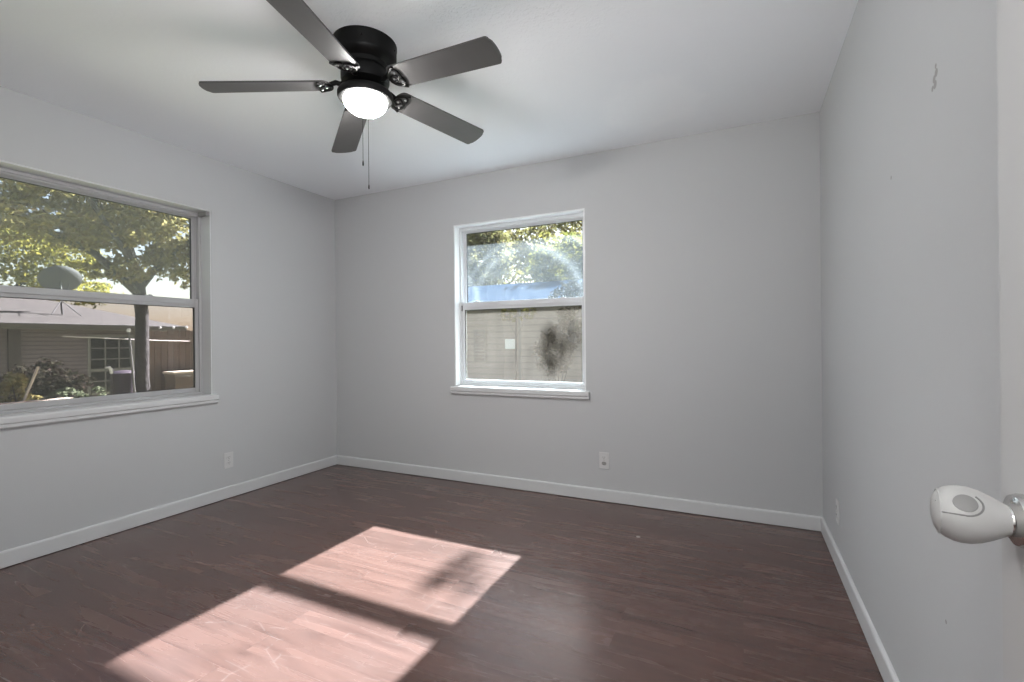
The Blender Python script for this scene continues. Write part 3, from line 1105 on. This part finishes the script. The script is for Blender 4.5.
rf.quad([nl(NX + .6, Y1 + .5, 1.72), nl(NX - 9, Y1 + .5, 1.72), nl(NX - 4.2, Y1 - 3.2, 3.05)])
rf.quad([nl(NX + .6, Y0 - .5, 1.70), nl(NX - 9, Y0 - .5, 1.70), nl(NX - 9, Y1 + .5, 1.70), nl(NX + .6, Y1 + .5, 1.70)])
rf.build('roof', M['shingle'], nh)
fa = MB().box(nl(NX + .58, Y0 - .5, 1.58), nl(NX + .62, Y1 + .5, 1.735)).box(nl(NX, Y0 - .5, 1.575), nl(NX + .58, Y1 + .5, 1.60))
fa.box(nl(NX + .62, Y0 - .5, 1.66), nl(NX + .70, Y1 + .5, 1.735), .01)
fa.build('fascia', M['fascia'], nh)
MB().box(nl(NX + .02, 5.78, GZ), nl(NX + .12, 6.02, eave_z)).build('corner_post', M['post'], nh)
wz0, wz1, wy0, wy1 = -.35, 1.36, 7.62, 8.72
wf_ = MB().box(nl(NX + .01, wy0 - .07, wz0 - .07), nl(NX + .05, wy1 + .07, wz1 + .07)).build('house_window', M['mullion'], nh)
MB().box(nl(NX + .04, wy0, wz0), nl(NX + .056, wy1, wz1)).build('pane', M['dark_pane'], wf_)
mu = MB()
for k in (1, 2):
    y = wy0 + (wy1 - wy0) * k / 3
    mu.box(nl(NX + .05, y - .016, wz0), nl(NX + .07, y + .016, wz1))
for k in (1, 2, 3, 4):
    zc = wz0 + (wz1 - wz0) * k / 5
    w_ = .045 if k == 2 else .016
    mu.box(nl(NX + .05, wy0, zc - w_), nl(NX + .07, wy1, zc + w_))
mu.build('muntins', M['mullion'], wf_)

# ---- satellite dish on its roof
DP = Vector((-18.6, 7.20, 3.13))
ds = thing('satellite_dish', 'grey satellite dish standing on the neighbouring roof', 'satellite dish', (DP.x, DP.y, 2.03))
dm = Matrix.Rotation(R(-74), 4, 'Y') @ Matrix.Rotation(0, 4, 'Z')
dsh = MB()
dsh.lathe([(.53, .10), (.47, .08), (.34, .04), (.17, .01), (0, 0), (0, -.012), (.17, -.002), (.34, .026), (.48, .068), (.535, .095)], (0, 0, DP.z - 2.03), Matrix.Diagonal((1, 1, 1, 1)) @ dm, 40, False)
for v in dsh.bm.verts:
    v.co.z = (v.co.z - (DP.z - 2.03)) * .74 + (DP.z - 2.03)
dsh.build('reflector', M['dish'], ds, True)
MB().tube([(0, 0, 0), (0, -.03, .5), (-.03, -.02, DP.z - 2.03 - .05)], .025, 10).build('mast', M['dish'], ds, True)
for s in (1, -1):
    MB().tube([(0, -.02, .45), (.25, .35 * s, .0)], .015, 8).build('brace', M['dish'], ds, True)
MB().tube([(0, 0, DP.z - 2.03 - .33), (.35, 0, DP.z - 2.03 - .35), (.45, 0, DP.z - 2.03 - .12)], .012, 8).build('feed_arm', M['dish'], ds, True)

# ---- big oak in front of the house
TX, TY = -12.0, 6.02
tree('oak_tree', 'large oak with a dark trunk rising in front of the neighbouring house', (TX, TY, GZ),
     [((TX, TY, GZ), .20), ((TX, TY, .4), .13), ((TX - .02, TY + .02, 1.8), .125), ((TX - .05, TY - .05, 2.6), .12), ((TX - .1, TY - .3, 3.6), .09)],
     [[((TX - .03, TY, 2.2), .09), ((TX + .1, TY - .9, 3.0), .07), ((TX + .3, TY - 2.2, 3.5), .05), ((TX + .5, TY - 3.4, 4.1), .03)],
      [((TX - .03, TY, 2.4), .08), ((TX - .3, TY + .6, 3.1), .06), ((TX - .4, TY + 1.5, 3.9), .04)],
      [((TX, TY - .1, 2.9), .07), ((TX + .3, TY - .9, 4.0), .05), ((TX + .4, TY - 2.2, 4.9), .03)],
      [((TX, TY - .1, 2.7), .06), ((TX + .8, TY - .8, 3.2), .05), ((TX + 1.6, TY - 2.0, 4.3), .03)]],
     M['leaf_oak'],
     [((TX, TY - .2, 4.3), (1.5, 1.3, .95), 9000, .062), ((TX + .4, TY - 2.1, 4.5), (1.4, 1.3, .85), 7500, .062),
      ((TX + .2, TY - 1.0, 3.45), (1.0, 1.0, .42), 3600, .06), ((TX + .6, TY - 3.6, 4.5), (1.3, 1.2, 1.0), 6500, .062),
      ((TX + .4, TY - 2.6, 3.35), (.9, .9, .40), 2400, .06), ((TX - .4, TY + 1.3, 4.1), (1.2, 1.0, .85), 5500, .062),
      ((TX - .2, TY + .85, 3.15), (.75, .6, .45), 2600, .06), ((TX + .1, TY - .35, 2.75), (.5, .45, .28), 900, .055), ((TX + .5, TY + 1.6, 3.3), (.6, .5, .4), 1500, .06),
      ((TX - .2, TY - .62, 2.72), (.4, .3, .2), 500, .055), ((TX - .3, TY + 1.25, 2.75), (.4, .35, .25), 600, .055)], 11)
tree('yellow_tree', 'yellow-green tree behind the neighbouring roof and the dish', (-31.0, 9.4, GZ),
     [((-31.0, 9.4, GZ), .25), ((-31.0, 9.5, 3.0), .18), ((-30.9, 9.6, 5.6), .09)],
     [[((-31.0, 9.5, 3.2), .10), ((-30.9, 11.0, 4.6), .06), ((-30.9, 12.4, 5.6), .03)]],
     M['leaf_yellow'], [((-31.0, 9.7, 5.6), (1.8, 2.3, 1.7), 4200, .13), ((-31.0, 12.6, 5.6), (1.6, 1.6, 1.1), 1500, .13), ((-31.0, 12.2, 3.9), (1.4, 2.2, .7), 1800, .12)], 12)

# ---- board fence right of the oak
fnc = thing('board_fence', 'brown board fence right of the oak trunk', 'fence', (-12.6, 7.6, GZ))
bd = MB()
yy = -1.3
rnd = random.Random(5)
while yy < 3.6:
    hgt = 2.02 + .02 * rnd.random() + .035 * yy
    bd.prism([(yy, 0), (yy + .135, 0), (yy + .135, hgt - .03), (yy + .105, hgt), (yy + .03, hgt), (yy, hgt - .03)], 'x', -.012, .010 + .004 * rnd.random())
    yy += .142
bd.build('boards', M['fence'], fnc)
for zz in (.35, 1.75):
    MB().box((.012, -1.3, zz), (.055, 3.6, zz + .09)).build('fence_rail', M['fence'], fnc)
# pale dots along the picket tops, modelled as bulbs on a cord
bulbs = thing('string_lights', 'string of small white bulbs along the fence top', 'string lights', (-12.5, 7.6, 1.5))
MB().tube([(0, -1.35 + .12 * i, .08 + .035 * (-1.35 + .12 * i) - .012 * math.sin(i * 1.3)) for i in range(34)], .006, 6).build('cord', M['post'], bulbs)
for i in range(11):
    y = -1.25 + .30 * i
    MB().lathe([(0, .035), (.018, .025), (.028, 0), (.022, -.02), (0, -.03)], (0.02, y, .05 + .035 * y), n=12).build('bulb', M['white_paint'], bulbs, True)
bench = thing('wooden_bench', 'pale-topped wooden bench in front of the board fence', 'bench', (-12.0, 7.1, GZ))
MB().box((-.22, -.55, .98), (.22, .85, 1.03), .008).build('bench_top', M['rail'], bench)
MB().box((-.20, -.50, .0), (.20, .80, .90), .008).build('bench_box', M['fence'], bench)
MB().box((-.21, -.52, .90), (.21, .82, .98), .006).build('apron', M['fence'], bench)

# ---- clothes line, leaning pole, bin and bushes in the yard
cl = MB().tube([(-12.2, 4.72, 1.30), (-12.2, 5.6, 1.255), (-12.3, 6.4, 1.215), (-12.45, 7.3, 1.19)], .011, 8).build('clothes_line', M['wire'])
tag(cl, 'pale taut line strung across the yard in front of the house', 'line')
lp = thing('garden_pole', 'thin leaning pole with a white cap left of the oak trunk', 'pole', (-11.6, 5.72, GZ))
MB().tube([(0, 0, 0), (.02, -.08, 1.0), (.02, -.15, 1.95)], .022, 10).build('shaft', M['fascia'], lp, True)
MB().lathe([(0, .05), (.03, .035), (.04, 0), (.03, -.03), (0, -.04)], (.02, -.15, 1.97), n=14).build('cap', M['white_paint'], lp, True)
gb = thing('rubbish_bin', 'dark bin below the grid window of the neighbouring house', 'bin', (-13.0, 6.15, GZ))
MB().lathe([(.20, 0), (.22, .55), (.235, .95), (.24, .98)], n=24).build('body', M['purple'], gb, True)
MB().lathe([(.25, .985), (.25, 1.01), (.18, 1.06), (0, 1.08)], n=24).build('lid', M['purple'], gb, True)
sp = thing('garden_tap', 'small white tap on a post before the grid window', 'tap', (-12.05, 5.47, GZ))
MB().tube([(0, 0, 0), (0, 0, 1.08)], .018, 8).build('post', M['post'], sp)
MB().tube([(0, 0, 1.06), (0, .0, 1.14), (0, -.04, 1.20), (0, -.10, 1.19)], [.03, .035, .03, .015], 10).build('spout', M['white_paint'], sp, True)

def shrub(label, base, mat, clumps, seed, stems=4, group=None):
    root = thing('garden_shrub', label, 'shrub', base, group=group)
    B = Vector(base)
    rd = random.Random(seed)
    st = MB()
    for k in range(stems):
        c, rad = clumps[k % len(clumps)][0], clumps[k % len(clumps)][1]
        t = Vector((c[0] + rd.uniform(-.5, .5) * rad[0], c[1] + rd.uniform(-.5, .5) * rad[1], c[2] + rd.uniform(-.2, .6) * rad[2]))
        mid = (B + t) / 2 + Vector((rd.uniform(-.08, .08), rd.uniform(-.08, .08), .05))
        st.tube([Vector((0, 0, 0)), mid - B, t - B], [.018, .013, .006], 6)
    st.build('stems', M['bark'], root)
    leaves('foliage', mat, clumps, root, seed, base)
    return root
G2 = 'shrubs in the side yard'
shrub('round dark shrub against the neighbouring beige siding', (-13.2, 4.80, GZ), M['leaf_dark'],
      [((-13.2, 4.75, .42), (.45, .55, .42), 2200, .05), ((-13.2, 5.15, .30), (.4, .5, .25), 900, .05)], 21, group=G2)
shrub('tall straw-yellow plant tied to a stake beside the dark shrub', (-11.9, 3.92, GZ), M['leaf_straw'],
      [((-11.9, 3.90, .25), (.22, .20, .46), 700, .055), ((-11.9, 4.05, .0), (.2, .25, .2), 300, .05)], 22, group=G2)
shrub('low grey-green plants growing right of the dark shrub', (-11.9, 4.8, GZ), M['leaf_grey'],
      [((-11.9, 4.70, .08), (.3, .36, .20), 900, .045), ((-11.9, 5.08, .06), (.25, .25, .22), 400, .045)], 23, group=G2)
shrub('dim brown leafy shrub at the left edge of the wide window', (-12.6, 3.45, GZ), M['leaf_dark'],
      [((-12.6, 3.4, .35), (.4, .45, .5), 1500, .05)], 24, group=G2)
stk = MB().tube([(-11.35, 3.62, GZ), (-11.35, 4.05, .74)], .022, 8).build('garden_stake', M['rail'])
tag(stk, 'pale slanting stake above the straw-yellow plant', 'stake')
kb = MB().box((-11.3, 1.6, GZ), (-11.1, 4.45, .155), .02).build('planter_wall', M['rail'])
tag(kb, 'low pale edging wall at the foot of the left window view', 'wall')

# ---- beyond the back window: sided house with a blue-grey roof, bush, trees
BX0, BX1, BY = -11.5, -1.2, 14.0
bh = thing('back_house', 'warm beige sided house with blue-grey roof behind the back window', 'house', (-6.0, BY, GZ))
def bl(x, y, z):
    return (x + 6.0, y - BY, z - GZ)
sd = MB()
z = GZ
while z < 2.28:
    zz = min(z + .20, 2.28)
    sd.prism([(0.0, z - GZ), (-0.05, z - GZ), (-0.008, zz - GZ), (0.0, zz - GZ)], 'x', BX0 + 6, BX1 + 6)
    z = zz
sd.box(bl(BX0, BY, GZ), bl(BX1, BY + 4, 2.28))
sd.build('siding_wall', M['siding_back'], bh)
rf = MB()
rf.prism([(-.55, 2.33 - GZ), (-.55, 2.40 - GZ), (2.4, 3.30 - GZ), (5.0, 2.40 - GZ), (5.0, 2.33 - GZ)], 'x', BX0 + 5.6, BX1 + 6.4)
rf.build('roof', M['blue_roof'], bh)
vn = MB().box(bl(-8.10, BY - .05, .44), bl(-7.66, BY - .02, 1.50)).build('louvre_vent', M['fascia'], bh)
lv = MB()
for k in range(9):
    zc = .50 + k * .11
    lv.prism([(-.07, zc - GZ), (-.05, zc - GZ), (-.05, zc + .07 - GZ)], 'x', -8.06 + 6, -7.70 + 6)
lv.build('slats', M['post'], vn)
MB().box(bl(-6.88, BY - .16, .87), bl(-6.52, BY - .03, 1.19), .01).build('meter_box', M['white_paint'], bh)
MB().box(bl(-6.44, BY - .06, GZ), bl(-6.36, BY - .0, 2.3)).build('downpipe', M['fascia'], bh)

tree('walnut_tree', 'sunlit yellow-green tree behind the roof in the back window', (-7.0, 19.5, GZ),
     [((-7, 19.5, GZ), .22), ((-7, 19.5, 2.5), .17), ((-7.1, 19.5, 4.2), .10)],
     [[((-7, 19.5, 2.6), .09), ((-8.2, 19.3, 4.0), .05)], [((-7, 19.5, 2.6), .09), ((-5.8, 19.3, 4.0), .05)]],
     M['leaf_yellow'], [((-6.6, 19.5, 4.3), (1.9, 1.6, 1.4), 4200, .13), ((-5.0, 19.8, 4.2), (1.6, 1.5, 1.2), 2600, .13)], 31)
tree('shade_tree', 'dark leafy tree at the upper left of the back window', (-11.8, 20.5, GZ),
     [((-11.8, 20.5, GZ), .25), ((-11.8, 20.5, 3.0), .2), ((-11.8, 20.5, 5), .1)], [],
     M['leaf_oak'], [((-11.6, 20.5, 5.4), (1.8, 1.6, 1.9), 4600, .14), ((-13.5, 20.5, 4.6), (2, 1.8, 1.6), 2400, .14)], 32)
tree('distant_tree', 'tall distant tree filling the top of the back window', (-9.0, 27.0, GZ),
     [((-9, 27, GZ), .3), ((-9, 27, 4), .22), ((-9, 27, 7), .1)], [],
     M['leaf_oak'], [((-9, 27, 7.0), (4.5, 2, 2.6), 5200, .17), ((-14, 27, 6.4), (3, 2, 2.4), 2600, .17), ((-5, 27, 6.4), (3, 2, 2.4), 2600, .17)], 33)
# a young tree just outside: its low crown shows at the right of the lower pane, one raised clump throws the soft shadow on pane and floor
tree('young_tree', 'dark slender tree outside at the right of the back window', (-1.75, 8.6, GZ),
     [((-1.75, 8.6, GZ), .06), ((-1.60, 8.6, 1.4), .045), ((-1.05, 8.55, 3.2), .03), ((-1.00, 8.5, 4.4), .015), ((-1.22, 8.5, 4.92), .005)],
     [[((-1.65, 8.6, .9), .025), ((-2.2, 8.6, 1.4), .015), ((-2.75, 8.6, 1.75), .008)]],
     M['leaf_dark'], [((-2.85, 8.6, 1.9), (.38, .35, .42), 1000, .05), ((-2.55, 8.6, 1.35), (.3, .3, .3), 350, .05),
                      ((-1.29, 8.5, 5.02), (.085, .10, .15), 700, .024), ((-1.14, 8.5, 5.06), (.08, .08, .14), 220, .024)], 34)
shrub('dark rounded bush standing before the sided house in the back window', (-4.6, 12.6, GZ), M['leaf_dark'],
      [((-4.75, 12.6, .75), (.55, .5, .60), 1700, .07), ((-4.3, 12.6, 1.35), (.5, .4, .5), 700, .07)], 35, group='bushes in the back yard')
tree('sapling', 'thin yellow-leaved sapling in front of the sided house right of the white meter box', (-6.16, 13.1, GZ),
     [((-6.16, 13.1, GZ), .035), ((-6.14, 13.1, .8), .028), ((-6.12, 13.1, 1.9), .012)],
     [[((-6.14, 13.1, 1.2), .014), ((-5.8, 13.1, 1.8), .006)], [((-6.14, 13.1, 1.3), .014), ((-6.5, 13.1, 1.95), .006)]],
     M['leaf_yellow'], [((-6.35, 13.1, 1.98), (.32, .25, .26), 420, .06), ((-5.75, 13.1, 1.95), (.3, .25, .22), 260, .06)], 36)
